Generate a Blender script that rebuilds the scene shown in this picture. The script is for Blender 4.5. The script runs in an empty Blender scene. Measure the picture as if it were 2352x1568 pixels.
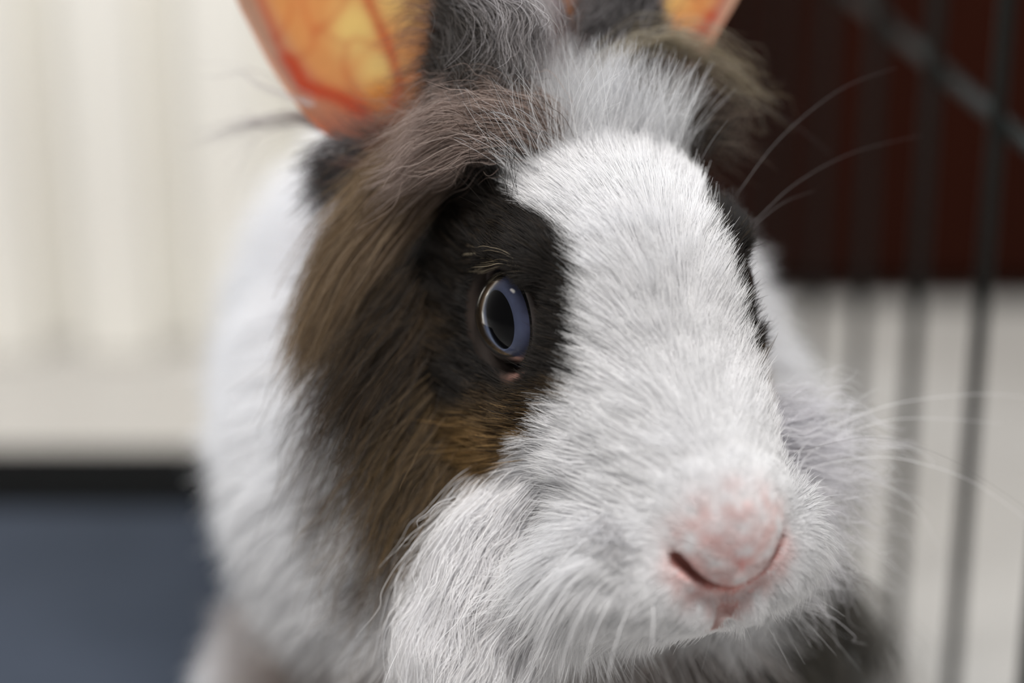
import bpy, math, time
import numpy as np
from mathutils import Matrix, Vector

T0 = time.time()
rng = np.random.default_rng(7)
scene = bpy.context.scene
C = scene.collection

# ------------------------------------------------------------------ camera
FPX = 50.0 / 22.3 * 2352.0          # focal length in pixels of the 2352x1568 frame
H = 0.33                            # camera height
PITCH = math.radians(22.0)          # looking down
CR = np.array([1.0, 0.0, 0.0])
CF = np.array([0.0, math.cos(PITCH), -math.sin(PITCH)])
CU = np.array([0.0, math.sin(PITCH), math.cos(PITCH)])
CAM = np.array([0.0, 0.0, H])
cam_d = bpy.data.cameras.new('camera')
cam_d.lens = 50.0
cam_d.sensor_fit = 'HORIZONTAL'
cam_d.sensor_width = 22.3
cam_d.clip_start = 0.02
cam_d.dof.use_dof = True
cam_d.dof.focus_distance = 0.4235
cam_d.dof.aperture_fstop = 2.6
cam = bpy.data.objects.new('camera', cam_d)
C.objects.link(cam)
cam.location = CAM
cam.rotation_euler = (math.pi / 2 - PITCH, 0, 0)
scene.camera = cam

# ------------------------------------------------------------------ light
world = bpy.data.worlds.new('world')
scene.world = world
world.use_nodes = True
bg = world.node_tree.nodes['Background']
bg.inputs[0].default_value = (1.0, 0.98, 0.95, 1)
bg.inputs[1].default_value = 0.30

def area_light(name, loc, target, size, power, color):
    d = bpy.data.lights.new(name, 'AREA')
    d.shape = 'RECTANGLE'
    d.size, d.size_y = size
    d.energy = power
    d.color = color
    o = bpy.data.objects.new(name, d)
    C.objects.link(o)
    o.location = loc
    o.rotation_euler = (Vector(target) - Vector(loc)).to_track_quat('-Z', 'Y').to_euler()
    return o
area_light('window_light', (-0.55, 1.75, 1.75), (0, 0.45, 0.12), (1.1, 1.0), 60, (0.86, 0.93, 1.0))
area_light('ceiling_lamp', (-0.86, 0.16, 2.1), (0, 0.5, 0.1), (0.5, 0.5), 30, (1.0, 0.97, 0.93))
area_light('front_fill_light', (0.25, -0.4, 2.1), (0, 0.6, 0.1), (0.6, 0.6), 50, (1.0, 0.97, 0.93))  # unseen fill light, added to brighten the face and panel from the front

vs = scene.view_settings
vs.view_transform = 'Standard'
vs.look = 'None'
vs.gamma = 1.0
vs.use_curve_mapping = False
vs.exposure = -0.04
scene.cycles.max_bounces = 7
scene.cycles.diffuse_bounces = 4
scene.cycles.glossy_bounces = 4
scene.cycles.transmission_bounces = 8
scene.cycles.transparent_max_bounces = 8

# ------------------------------------------------------------------ helpers
def lin(r, g, b):
    c = np.array([r, g, b], float) / 255.0
    return np.where(c <= 0.04045, c / 12.92, ((c + 0.055) / 1.055) ** 2.4)

def W(u, v, z):
    """world point of photo pixel (u,v) at depth z along the camera axis"""
    u = np.asarray(u, float); v = np.asarray(v, float); z = np.asarray(z, float)
    x = (u - 1176.0) / FPX * z
    y = -(v - 784.0) / FPX * z
    return CAM + x[..., None] * CR + y[..., None] * CU + z[..., None] * CF

def proj(p):
    d = p - CAM
    z = d @ CF
    return 1176.0 + FPX * (d @ CR) / z, 784.0 - FPX * (d @ CU) / z, z

def norm(a):
    return a / np.maximum(np.linalg.norm(a, axis=-1, keepdims=True), 1e-12)

def sstep(a, b, x):
    t = np.clip((x - a) / (b - a), 0, 1)
    return t * t * (3 - 2 * t)

def mesh_obj(name, verts, faces, mat=None, parent=None, smooth=True):
    me = bpy.data.meshes.new(name)
    me.from_pydata(np.asarray(verts).tolist(), [], faces if isinstance(faces, list) else faces.tolist())
    if smooth:
        me.polygons.foreach_set('use_smooth', [True] * len(me.polygons))
    me.update()
    o = bpy.data.objects.new(name, me)
    C.objects.link(o)
    if mat: me.materials.append(mat)
    if parent: o.parent = parent
    return o

def tag(o, label, cat, group=None):
    o['label'] = label; o['category'] = cat
    if group: o['group'] = group
    return o

def box_mesh(name, lo, hi, bevel=0.0, mat=None, parent=None):
    import bmesh
    bm = bmesh.new()
    bmesh.ops.create_cube(bm, size=1.0)
    lo = Vector(lo); hi = Vector(hi)
    for v in bm.verts:
        v.co = Vector(((v.co.x + .5) * (hi.x - lo.x) + lo.x, (v.co.y + .5) * (hi.y - lo.y) + lo.y, (v.co.z + .5) * (hi.z - lo.z) + lo.z))
    if bevel > 0:
        bmesh.ops.bevel(bm, geom=bm.edges[:], offset=bevel, segments=3, profile=0.5, affect='EDGES')
    me = bpy.data.meshes.new(name)
    bm.to_mesh(me); bm.free()
    me.polygons.foreach_set('use_smooth', [bevel > 0] * len(me.polygons))
    o = bpy.data.objects.new(name, me)
    C.objects.link(o)
    if mat: me.materials.append(mat)
    if parent: o.parent = parent
    return o

def tube(name, pts, rad, mat, parent=None, seg=6):
    """smooth tapered tube through pts"""
    pts = np.asarray(pts, float)
    n = len(pts)
    rad = np.broadcast_to(rad, (n,)) if np.ndim(rad) else np.full(n, rad)
    tan = norm(np.gradient(pts, axis=0))
    ref = np.array([0.3, 0.2, 1.0]); ref = ref / np.linalg.norm(ref)
    if abs(tan[0] @ ref) > 0.93: ref = np.array([1.0, 0, 0])
    a = norm(np.cross(tan, ref)); b = np.cross(tan, a)
    ang = np.linspace(0, 2 * np.pi, seg, endpoint=False)
    v = pts[:, None] + rad[:, None, None] * (np.cos(ang)[None, :, None] * a[:, None] + np.sin(ang)[None, :, None] * b[:, None])
    v = v.reshape(-1, 3)
    f = []
    for i in range(n - 1):
        for j in range(seg):
            k = (j + 1) % seg
            f.append((i * seg + j, i * seg + k, (i + 1) * seg + k, (i + 1) * seg + j))
    f.append(tuple(range(seg))[::-1]); f.append(tuple((n - 1) * seg + j for j in range(seg)))
    return mesh_obj(name, v, f, mat, parent)

def spline(ctrl, n):
    """Catmull-Rom resample of control rows"""
    c = np.asarray(ctrl, float)
    c = np.vstack([2 * c[0] - c[1], c, 2 * c[-1] - c[-2]])
    m = len(c) - 3
    t = np.linspace(0, m, n); i = np.minimum(t.astype(int), m - 1); t = (t - i)[:, None]
    p0, p1, p2, p3 = c[i], c[i + 1], c[i + 2], c[i + 3]
    return 0.5 * (2 * p1 + (p2 - p0) * t + (2 * p0 - 5 * p1 + 4 * p2 - p3) * t ** 2 + (3 * p1 - p0 - 3 * p2 + p3) * t ** 3)

def material(name, color=(0.8, 0.8, 0.8), rough=0.6, **kw):
    m = bpy.data.materials.new(name)
    m.use_nodes = True
    b = m.node_tree.nodes['Principled BSDF']
    b.inputs['Base Color'].default_value = (*color, 1)
    b.inputs['Roughness'].default_value = rough
    for k, v in kw.items():
        b.inputs[k].default_value = v
    return m

def noise_tint(m, c1, c2, scale, stretch=(1, 1, 1), detail=4.0):
    nt = m.node_tree; N = nt.nodes; L = nt.links
    tc = N.new('ShaderNodeTexCoord'); mp = N.new('ShaderNodeMapping')
    mp.inputs['Scale'].default_value = stretch
    nz = N.new('ShaderNodeTexNoise'); nz.inputs['Scale'].default_value = scale; nz.inputs['Detail'].default_value = detail
    rp = N.new('ShaderNodeValToRGB')
    rp.color_ramp.elements[0].color = (*c1, 1); rp.color_ramp.elements[0].position = 0.3
    rp.color_ramp.elements[1].color = (*c2, 1); rp.color_ramp.elements[1].position = 0.7
    L.new(tc.outputs['Object'], mp.inputs[0]); L.new(mp.outputs[0], nz.inputs['Vector'])
    L.new(nz.outputs['Fac'], rp.inputs[0]); L.new(rp.outputs[0], N['Principled BSDF'].inputs['Base Color'])
    return m

# ------------------------------------------------------------------ setting
M_floor = noise_tint(material('floor_tile', rough=0.35), lin(160, 158, 155), lin(168, 166, 163), 9.0)
M_panel = noise_tint(material('white_panel', rough=0.55), lin(243, 241, 235), lin(247, 246, 240), 6.0)
M_wood = noise_tint(material('brown_wood', rough=0.7, **{'Specular IOR Level': 0.06}), lin(28, 10, 5), lin(44, 15, 6), 14.0, (1, 1, 0.12))
M_wire = material('black_wire', lin(18, 22, 20), 0.6, **{'Specular IOR Level': 0.2})
M_tray = noise_tint(material('slate_blue_cloth', rough=0.9, **{'Specular IOR Level': 0.15}), lin(44, 50, 60), lin(51, 57, 68), 20.0)
M_rim = material('black_cloth', lin(13, 14, 15), 0.95, **{'Specular IOR Level': 0.05})

floor = box_mesh('floor', (-1.6, -0.8, -0.03), (1.6, 2.0, 0.0), 0, M_floor)
floor['kind'] = 'structure'
M_wall = noise_tint(material('wall_paint', rough=0.8), lin(226, 224, 218), lin(232, 230, 224), 3.0)
wall = box_mesh('wall_back', (-1.6, 1.9, 0.0), (1.6, 2.0, 2.5), 0, M_wall)
wall['kind'] = 'structure'
win = box_mesh('window_1', (-1.15, 1.885, 1.2), (0.05, 1.9, 2.3), 0, material('window_glass', lin(190, 205, 220), 0.1))
win['kind'] = 'structure'
for a_, b_ in (((-1.2, 1.87, 1.15), (-1.15, 1.9, 2.35)), ((0.05, 1.87, 1.15), (0.1, 1.9, 2.35)), ((-1.15, 1.87, 1.15), (0.05, 1.9, 1.2)), ((-1.15, 1.87, 2.3), (0.05, 1.9, 2.35)), ((-0.57, 1.87, 1.2), (-0.53, 1.9, 2.3))):
    box_mesh('window_frame', a_, b_, 0.002, M_panel, win)

# low white slatted panel behind the rabbit on the left
PY = 0.80
panel = bpy.data.objects.new('slatted_panel', None); C.objects.link(panel)
panel.location = (-0.2, PY, 0)
tag(panel, 'low white slatted panel standing behind the rabbit on the pale floor', 'panel')
def under(o, parent):
    o.parent = parent
    o.matrix_parent_inverse = Matrix.Translation(-Vector(parent.location))
    return o
PX0, PX1 = -0.62, 0.040
under(box_mesh('back_board', (PX0, PY + 0.017, 0.0), (PX1, PY + 0.028, 0.36), 0.001, M_panel), panel)
under(box_mesh('top_rail', (PX0, PY - 0.004, 0.34), (PX1, PY + 0.024, 0.37), 0.003, M_panel), panel)
x = PX0 + 0.004
step = 0.0437; k0 = -0.170 - 20 * step
for k in range(26):
    a = k0 + k * step + 0.0082
    b = a + step - 0.0164
    if a < PX0 or b > PX1: continue
    under(box_mesh('slat', (a, PY, 0.0), (b, PY + 0.018, 0.345), 0.002, M_panel), panel)

# brown wooden cabinet on the right
CY = 0.862
cab = bpy.data.objects.new('wooden_cabinet', None); C.objects.link(cab)
cab.location = (0.4, CY + 0.15, 0)
tag(cab, 'dark reddish brown wooden cabinet standing on the floor behind the wire fence', 'cabinet')
under(box_mesh('carcass', (0.050, CY + 0.006, 0.0), (0.78, CY + 0.30, 0.42), 0.003, M_wood), cab)
for a, b in ((0.055, 0.29), (0.295, 0.53), (0.535, 0.775)):
    d = under(box_mesh('door', (a, CY - 0.012, 0.012), (b, CY + 0.006, 0.41), 0.003, M_wood), cab)
    h = box_mesh('handle', (b - 0.03, CY - 0.03, 0.26), (b - 0.02, CY - 0.012, 0.34), 0.002, M_wire)
    h.parent = d
under(box_mesh('top_board', (0.045, CY - 0.015, 0.42), (0.785, CY + 0.305, 0.438), 0.003, M_wood), cab)

# black wire fence panel on the right, running away from the camera
fence = bpy.data.objects.new('wire_fence', None); C.objects.link(fence)
FD = np.array([-0.1364, 0.9907, 0.0])
FO = np.array([0.186, 0.0, 0.0])
fence.location = Vector(FO + FD * 0.45)
tag(fence, 'black wire fence panel beside the rabbit on the pale floor', 'fence')
for k in range(-3, 6):
    y = 0.521 + 0.049 * k
    p = FO + FD * (y / FD[1])
    under(tube('bar', [p + [0, 0, z] for z in (0.0, 0.2, 0.4)], 0.0019, M_wire, seg=10), fence)
def on_fence(u, v):
    d = (u - 1176) / FPX * CR - (v - 784) / FPX * CU + CF
    n = np.array([FD[1], -FD[0], 0])
    return CAM + d * ((FO - CAM) @ n) / (d @ n)
RAIL_Z = on_fence(2290, 300)[2]
for z in (RAIL_Z, 0.26, 0.398):
    a = FO + FD * 0.36 + [0.0036, 0, z]; b = FO + FD * 0.785 + [0.0036, 0, z]
    under(tube('rail', [a, (a + b) / 2, b], 0.0021 if z != 0.004 else 0.0025, M_wire, seg=10), fence)

# slate blue padded mat with a black binding on the left
TX0, TX1, TY0, TY1 = -0.46, -0.035, 0.33, 0.705
mat_ = bpy.data.objects.new('floor_mat', None); C.objects.link(mat_)
mat_.location = ((TX0 + TX1) / 2, (TY0 + TY1) / 2, 0)
tag(mat_, 'slate blue padded floor mat with a black binding lying beside the rabbit', 'mat')
def pad():
    nx, ny = 60, 60
    xs = np.linspace(TX0 + .004, TX1 - .004, nx); ys = np.linspace(TY0 + .004, TY1 - .004, ny)
    X, Y = np.meshgrid(xs, ys, indexing='ij')
    q = 0.0042 + 0.0016 * np.abs(np.sin((TY1 - 0.022 - Y) / 0.062 * np.pi)) ** 0.6
    top = np.stack([X, Y, q], -1).reshape(-1, 3); bot = np.stack([X, Y, X * 0 + .0005], -1).reshape(-1, 3)
    f = []
    n = nx * ny
    for i in range(nx - 1):
        for j in range(ny - 1):
            a = i * ny + j
            f.append((a, a + ny, a + ny + 1, a + 1)); f.append((n + a, n + a + 1, n + a + ny + 1, n + a + ny))
    return mesh_obj('pad', np.vstack([top, bot]), f, M_tray)
under(pad(), mat_)
BW = 0.045
for lo_, hi_ in (((TX0, TY1 - BW, 0), (TX1, TY1, .0075)), ((TX0, TY0, 0), (TX1, TY0 + BW, .0075)), ((TX0, TY0 + BW, 0), (TX0 + BW, TY1 - BW, .0075)), ((TX1 - BW, TY0 + BW, 0), (TX1, TY1 - BW, .0075))):
    under(box_mesh('binding', lo_, hi_, .003, M_rim), mat_)

# ------------------------------------------------------------------ rabbit: head frame
ZE = 0.43
EYE = W(1150, 730, ZE)
# head axes in camera coordinates (right, up, towards the viewer)
e1 = norm(np.array([19.5, -51.5, 33.5]))
tp = np.array([-9.6, 41.0, -10.0])
s_c = norm(np.cross(e1, tp))
up_ = norm(tp - (tp @ e1) * e1)
th = math.radians(33.7)
f_c = math.cos(th) * e1 + math.sin(th) * up_
u_c = -math.sin(th) * e1 + math.cos(th) * up_
B = np.array([CR, CU, -CF])
HF, HS, HU = f_c @ B, s_c @ B, u_c @ B          # forward, near side, up (world)
HO = EYE - HS * 0.0235
HM = np.array([HF, HS, HU])
def h2w(p): return HO + np.asarray(p, float) @ HM
def w2h(p): return (p - HO) @ HM.T
print('head f', HF.round(3), 's', HS.round(3), 'u', HU.round(3), 'HO', HO.round(3))

# ------------------------------------------------------------------ rabbit: implicit body
def sd_ell(p, c, r):
    q = (p - c) / r
    k0 = np.linalg.norm(q, axis=-1); k1 = np.linalg.norm(q / r, axis=-1)
    return k0 * (k0 - 1.0) / np.maximum(k1, 1e-9)
def sd_cone(p, a, b, ra, rb):
    ab = b - a; t = np.clip(((p - a) @ ab) / (ab @ ab), 0, 1)
    return np.linalg.norm(p - a - t[..., None] * ab, axis=-1) - (ra + (rb - ra) * t)
mm = 0.001
def A(*v): return np.array(v, float)
HEAD = [  # kind, args in head coordinates (mm): forward, side, up ; blend
    ('e', (-10, 0, 1), (33, 23.5, 26.5), 8),
    ('c', (4, 0, -8), (40, 0, -26), 22.5, 14.3, 10),
    ('e', (-10, 13.5, -25), (26, 12, 19), 8), ('e', (-10, -13.5, -25), (26, 12, 19), 8),
    ('e', (37, 11, -35), (14, 10.5, 11), 5), ('e', (37, -11, -35), (14, 10.5, 11), 5),
    ('e', (48, 0, -27.5), (8.5, 8.5, 9.0), 4),
    ('e', (43.5, 4.6, -40.5), (7.5, 5.0, 7.0), 2.0), ('e', (43.5, -4.6, -40.5), (7.5, 5.0, 7.0), 2.0),
    ('e', (32, 0, -46), (13, 9, 6), 4),
    ('e', (0, 18, 12.0), (12, 6.5, 4.5), 5), ('e', (0, -18, 12.0), (12, 6.5, 4.5), 5),
]
CUT = [
    ('s', (0, 20.4, 0), 12.6, 2.0), ('s', (0, -20.4, 0), 12.6, 2.0),
    ('c', (53.5, 0.5, -36.8), (50.3, 10.0, -29.0), 0.9, 1.1, 1.5), ('c', (53.5, -0.5, -36.8), (50.3, -10.0, -29.0), 0.9, 1.1, 1.5),
    ('c', (53.0, 0, -37.0), (46.8, 0, -48.5), 1.1, 1.55, 0.8),
    ('c', (50, 0, -46), (36, 13, -47), 1.2, 1.0, 2.0), ('c', (50, 0, -46), (36, -13, -47), 1.2, 1.0, 2.0),
]
bdir = norm(A(-0.16, 1.0, 0))                # body runs back from the head
bside = A(bdir[1], -bdir[0], 0)
if bside @ HS < 0: bside = -bside
TC = W(1175, 1000, 0.535)
HN = W(700, 1760, 0.565); HR = W(1720, 1760, 0.57)     # near and far haunch
LN = W(1170, 1560, 0.482); LR = W(1530, 1560, 0.485)  # near and far foreleg
def fl(p, z=0.0): return A(p[0], p[1], z)
BC = fl(TC)
BODY = [
    ('E', TC, (0.085, 0.059, 0.060), 0.02),
    ('E', fl(TC, 0.085) + bdir * 0.09, (0.080, 0.056, 0.070), 0.03),
    ('C', HO + HF * -0.02 + HU * -0.01, TC, 0.024, 0.045, 0.02),
    ('E', W(1350, 1420, 0.487), (0.032, 0.036, 0.045), 0.02),
    ('E', HN, (0.050, 0.022, 0.036), 0.012),
    ('E', HR, (0.050, 0.022, 0.036), 0.012),
    ('C', LN, fl(LN, 0.014), 0.016, 0.009, 0.012),
    ('C', LR, fl(LR, 0.014), 0.016, 0.009, 0.012),
    ('C', fl(LN, 0.010), fl(LN, 0.009) - bdir * 0.022, 0.009, 0.0085, 0.008),
    ('C', fl(LR, 0.010), fl(LR, 0.009) - bdir * 0.022, 0.009, 0.0085, 0.008),
    ('C', fl(HN, 0.020) + bdir * 0.03, fl(HN, 0.019) - bdir * 0.03, 0.012, 0.0115, 0.012),
    ('C', fl(HR, 0.013) + bdir * 0.03, fl(HR, 0.012) - bdir * 0.03, 0.012, 0.0115, 0.012),
]
BM = np.array([bdir, bside, A(0, 0, 1)])

def smin(a, b, k):
    h = np.clip(0.5 + 0.5 * (b - a) / k, 0, 1)
    return b + (a - b) * h - k * h * (1 - h)

def prim(q, e, headspace):
    if e[0] == 'e': return sd_ell(q, A(*e[1]), A(*e[2])), e[3]
    if e[0] == 'c': return sd_cone(q, A(*e[1]), A(*e[2]), e[3], e[4]), e[5]
    if e[0] == 's': return np.linalg.norm(q - A(*e[1]), axis=-1) - e[2], e[3]

def sdf(p, body=True, head=True):
    """signed distance (m) at world points p"""
    q = w2h(p) * 1000.0
    d = None
    if head:
        for e in HEAD:
            x, k = prim(q, e, True)
            d = x if d is None else smin(d, x, k)
        for e in CUT:
            x, k = prim(q, e, True)
            d = -smin(-d, x, k)
        d = d * mm
    if body:
        for e in BODY:
            if e[0] == 'E':
                x = sd_ell((p - e[1]) @ BM.T, A(0, 0, 0), A(*e[2])); k = e[3]
            else:
                x = sd_cone(p, e[1], e[2], e[3], e[4]); k = e[5]
            d = x if d is None else smin(d, x, k)
    return d

def grad(p, fn=sdf, h=4e-4):
    g = np.zeros_like(p)
    for i in range(3):
        o = np.zeros(3); o[i] = h
        g[:, i] = fn(p + o) - fn(p - o)
    return norm(g)

def surface_nets(lo, hi, vox):
    n = np.ceil((hi - lo) / vox).astype(int) + 1
    # coarse pass to find which fine blocks matter
    Bk = 8
    nb = np.ceil(n / Bk).astype(int)
    n = nb * Bk + 1
    D = np.full(n, 1.0, np.float32)
    cx = [lo[i] + (np.arange(nb[i]) + 0.5) * Bk * vox for i in range(3)]
    cc = np.stack(np.meshgrid(*cx, indexing='ij'), -1).reshape(-1, 3)
    cd = sdf(cc)
    D_c = np.sign(cd).reshape(nb)
    for i in range(nb[0]):
        for j in range(nb[1]):
            for k in range(nb[2]):
                if D_c[i, j, k] < 0: D[i*Bk:i*Bk+Bk+1, j*Bk:j*Bk+Bk+1, k*Bk:k*Bk+Bk+1] = -1.0
    near = np.abs(cd) < Bk * vox * 1.35 + 0.006
    idx = np.argwhere(near.reshape(nb))
    off = np.stack(np.meshgrid(*[np.arange(Bk + 1)] * 3, indexing='ij'), -1).reshape(-1, 3)
    for s in range(0, len(idx), 400):
        g = (idx[s:s+400, None] * Bk + off[None]).reshape(-1, 3)
        D[g[:, 0], g[:, 1], g[:, 2]] = sdf(lo + g * vox)
    sgn = D < 0
    cs = [D[:-1, :-1, :-1], D[1:, :-1, :-1], D[:-1, 1:, :-1], D[1:, 1:, :-1], D[:-1, :-1, 1:], D[1:, :-1, 1:], D[:-1, 1:, 1:], D[1:, 1:, 1:]]
    cnt = sum((c < 0).astype(np.int8) for c in cs)
    act = np.argwhere((cnt > 0) & (cnt < 8))
    vid = np.full(cnt.shape, -1, np.int64); vid[act[:, 0], act[:, 1], act[:, 2]] = np.arange(len(act))
    corner = np.array([[c & 1, (c >> 1) & 1, (c >> 2) & 1] for c in range(8)])
    val = np.stack([c[act[:, 0], act[:, 1], act[:, 2]] for c in cs], 1)
    acc = np.zeros((len(act), 3)); num = np.zeros(len(act))
    for a in range(8):
        for b in range(a + 1, 8):
            if np.abs(corner[a] - corner[b]).sum() != 1: continue
            m = (val[:, a] < 0) != (val[:, b] < 0)
            t = val[m, a] / (val[m, a] - val[m, b])
            acc[m] += corner[a] + t[:, None] * (corner[b] - corner[a]); num[m] += 1
    V = lo + (act + acc / num[:, None]) * vox
    F = []
    for ax in range(3):
        o1, o2 = [(1, 2), (2, 0), (0, 1)][ax]
        s0 = [slice(1, -1)] * 3; s0[ax] = slice(0, -1)
        s1 = list(s0); s1[ax] = slice(1, None)
        a = sgn[tuple(s0)]; b = sgn[tuple(s1)]
        for flip in (False, True):
            e = np.argwhere((a & ~b) if not flip else (~a & b))
            base = e + 1; base[:, ax] = e[:, ax]
            def cell(d1, d2):
                c = base.copy(); c[:, o1] -= d1; c[:, o2] -= d2
                return vid[c[:, 0], c[:, 1], c[:, 2]]
            q = np.stack([cell(1, 1), cell(0, 1), cell(0, 0), cell(1, 0)], 1)
            F.append(q if not flip else q[:, ::-1])
    F = np.concatenate(F)
    F = F[(F >= 0).all(1)]
    for _ in range(2):
        d = sdf(V); g = grad(V)
        V = V - np.clip(d, -vox, vox)[:, None] * g
    return V, F

lo = np.array([-0.13, 0.33, -0.004]); hi = np.array([0.13, 0.76, 0.24])
BV, BF = surface_nets(lo, hi, 0.0013)
BN = grad(BV)
print('body verts', len(BV), BV.min(0).round(3), BV.max(0).round(3), 't', round(time.time() - T0, 1))

rabbit = bpy.data.objects.new('rabbit', None); C.objects.link(rabbit)
rabbit.location = (float(BC[0]), float(BC[1]), 0)
tag(rabbit, 'white and brown long-haired rabbit with a pale blue eye and backlit ears', 'rabbit')
def R(o):
    return under(o, rabbit)

# ------------------------------------------------------------------ noise, polygons, tracing
def vnoise(p, scale, seed=0):
    """smooth value noise, 3 channels in -1..1"""
    q = p / scale + 100.0
    i = np.floor(q).astype(np.int64); f = q - i; f = f * f * (3 - 2 * f)
    out = np.zeros((len(p), 3))
    for c in range(8):
        o = np.array([c & 1, (c >> 1) & 1, (c >> 2) & 1])
        w = np.prod(np.where(o, f, 1 - f), axis=1)
        g = i + o
        h = (g[:, 0] * 73856093) ^ (g[:, 1] * 19349663) ^ (g[:, 2] * 83492791) ^ (seed * 2654435761)
        for k in range(3):
            r = (h ^ (h >> 13)) * 1274126177 + k * 668265263
            r = (r ^ (r >> 16)) * 2246822519
            r = (r ^ (r >> 15)) & 0xffff
            out[:, k] += w * (r / 32767.5 - 1.0)
    return out

def poly_sd(u, v, P):
    """signed pixel distance to polygon, negative inside"""
    P = np.asarray(P, float); Q = np.roll(P, -1, 0)
    d = np.full(len(u), 1e9); ins = np.zeros(len(u), bool)
    for (x0, y0), (x1, y1) in zip(P, Q):
        ex, ey = x1 - x0, y1 - y0
        t = np.clip(((u - x0) * ex + (v - y0) * ey) / (ex * ex + ey * ey + 1e-9), 0, 1)
        d = np.minimum(d, np.hypot(u - x0 - t * ex, v - y0 - t * ey))
        c = (y0 > v) != (y1 > v)
        ins ^= c & (u < (x1 - x0) * (v - y0) / (y1 - y0 + 1e-12) + x0)
    return np.where(ins, -d, d)

def line_d(u, v, L):
    L = np.asarray(L, float); d = np.full(np.shape(u), 1e9)
    for (x0, y0), (x1, y1) in zip(L[:-1], L[1:]):
        ex, ey = x1 - x0, y1 - y0
        t = np.clip(((u - x0) * ex + (v - y0) * ey) / (ex * ex + ey * ey), 0, 1)
        d = np.minimum(d, np.hypot(u - x0 - t * ex, v - y0 - t * ey))
    return d

def trace(u, v, body=False):
    """point of the rabbit's skin seen at a photo pixel"""
    d = norm((u - 1176) / FPX * CR - (v - 784) / FPX * CU + CF)
    p = CAM + d * 0.36
    for _ in range(60):
        p = p + d * sdf(p[None], body)[0] * 0.8
    return p

# ------------------------------------------------------------------ fur colours on the head (photo outline of the brown patch, mirrored to the far side)
PATCH = [(1185, 190), (1150, 300), (1125, 350), (1140, 400), (1185, 450), (1250, 490), (1298, 540), (1312, 610), (1303, 690), (1312, 770), (1303, 845),
         (1280, 895), (1230, 925), (1195, 970), (1165, 1020), (1140, 1075), (1110, 1130), (1085, 1195), (1040, 1265), (985, 1345), (955, 1385),
         (925, 1330), (880, 1235), (830, 1130), (780, 1000), (720, 880), (640, 820), (600, 600), (640, 300), (900, 60), (1150, 60)]
WHITE = lin(236, 236, 238)
def head_colour(p):
    """root and tip colour of hairs at world points p on the head"""
    q = w2h(p); q[:, 1] = np.abs(q[:, 1])
    pm = h2w(q)
    u, v, _ = proj(pm)
    nz = vnoise(pm, 0.004, 3); nb = vnoise(pm, 0.011, 5)
    sd = poly_sd(u + nz[:, 0] * 14, v + nz[:, 1] * 14, PATCH)
    k = sstep(9, -9, sd + rng.normal(0, 7, len(u)))[:, None]
    # agouti: near-black above and behind the eye, ochre on the cheek, grey-brown at the lower edge and at the ear base
    dark = lin(25, 18, 10); ochre = lin(134, 106, 66); grey = lin(118, 102, 88); mauve = lin(150, 130, 122)
    wc = sstep(860, 1000, v + nb[:, 0] * 60) * sstep(1330, 1130, v + nb[:, 1] * 60)
    wg = sstep(1120, 1300, v + nb[:, 1] * 50)
    wm = sstep(420, 280, v + (u - 1000) * 0.35 + nb[:, 2] * 40)
    we = sstep(120, 40, np.hypot((u - 900) / 1.3, v - 760)) * 0.55
    c = np.repeat(dark[None], len(u), 0)
    for w_, col in ((we, lin(78, 57, 26)), (wc, ochre), (wg, grey), (wm, mauve)):
        c = c + (col - c) * w_[:, None]
    var = np.exp(rng.normal(0, 0.35, len(u)))[:, None]
    tipc = c * var
    band = rng.random(len(u))[:, None]
    tipc = np.where(band < 0.15, lin(20, 16, 12), tipc)
    tipc = np.where(band > 0.96, tipc * 2.2 + lin(50, 42, 30), tipc)
    rootc = c * 0.55
    wtip = WHITE * np.exp(rng.normal(-0.03, 0.10, len(u)))[:, None]
    # thin rosy skin shows at the nose
    dn = np.linalg.norm(q * 1000 - np.array([51.0, 0, -29.0]), axis=1)
    rosy = (sstep(17, 7, dn) * np.clip(0.44 + 0.5 * vnoise(pm, 0.0022, 61)[:, 0], 0, 0.85))[:, None]
    wr = WHITE + (lin(214, 160, 156) - WHITE) * rosy
    wtip = wtip + (lin(222, 186, 182) - wtip) * rosy
    return wr + (rootc - wr) * k, np.clip(wtip + (tipc - wtip) * k, 0, 0.95), k[:, 0]

# ------------------------------------------------------------------ materials for the animal
def attr_mat(name, attr, rough=0.7):
    m = material(name, rough=rough)
    a = m.node_tree.nodes.new('ShaderNodeAttribute'); a.attribute_name = attr
    m.node_tree.links.new(a.outputs['Color'], m.node_tree.nodes['Principled BSDF'].inputs['Base Color'])
    m.node_tree.nodes['Principled BSDF'].inputs['Specular IOR Level'].default_value = 0.2
    return m
def set_col(me, name, col):
    at = me.attributes.new(name, 'FLOAT_COLOR', 'POINT')
    c = np.ones((len(col), 4), np.float32); c[:, :3] = col
    at.data.foreach_set('color', c.ravel())

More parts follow.
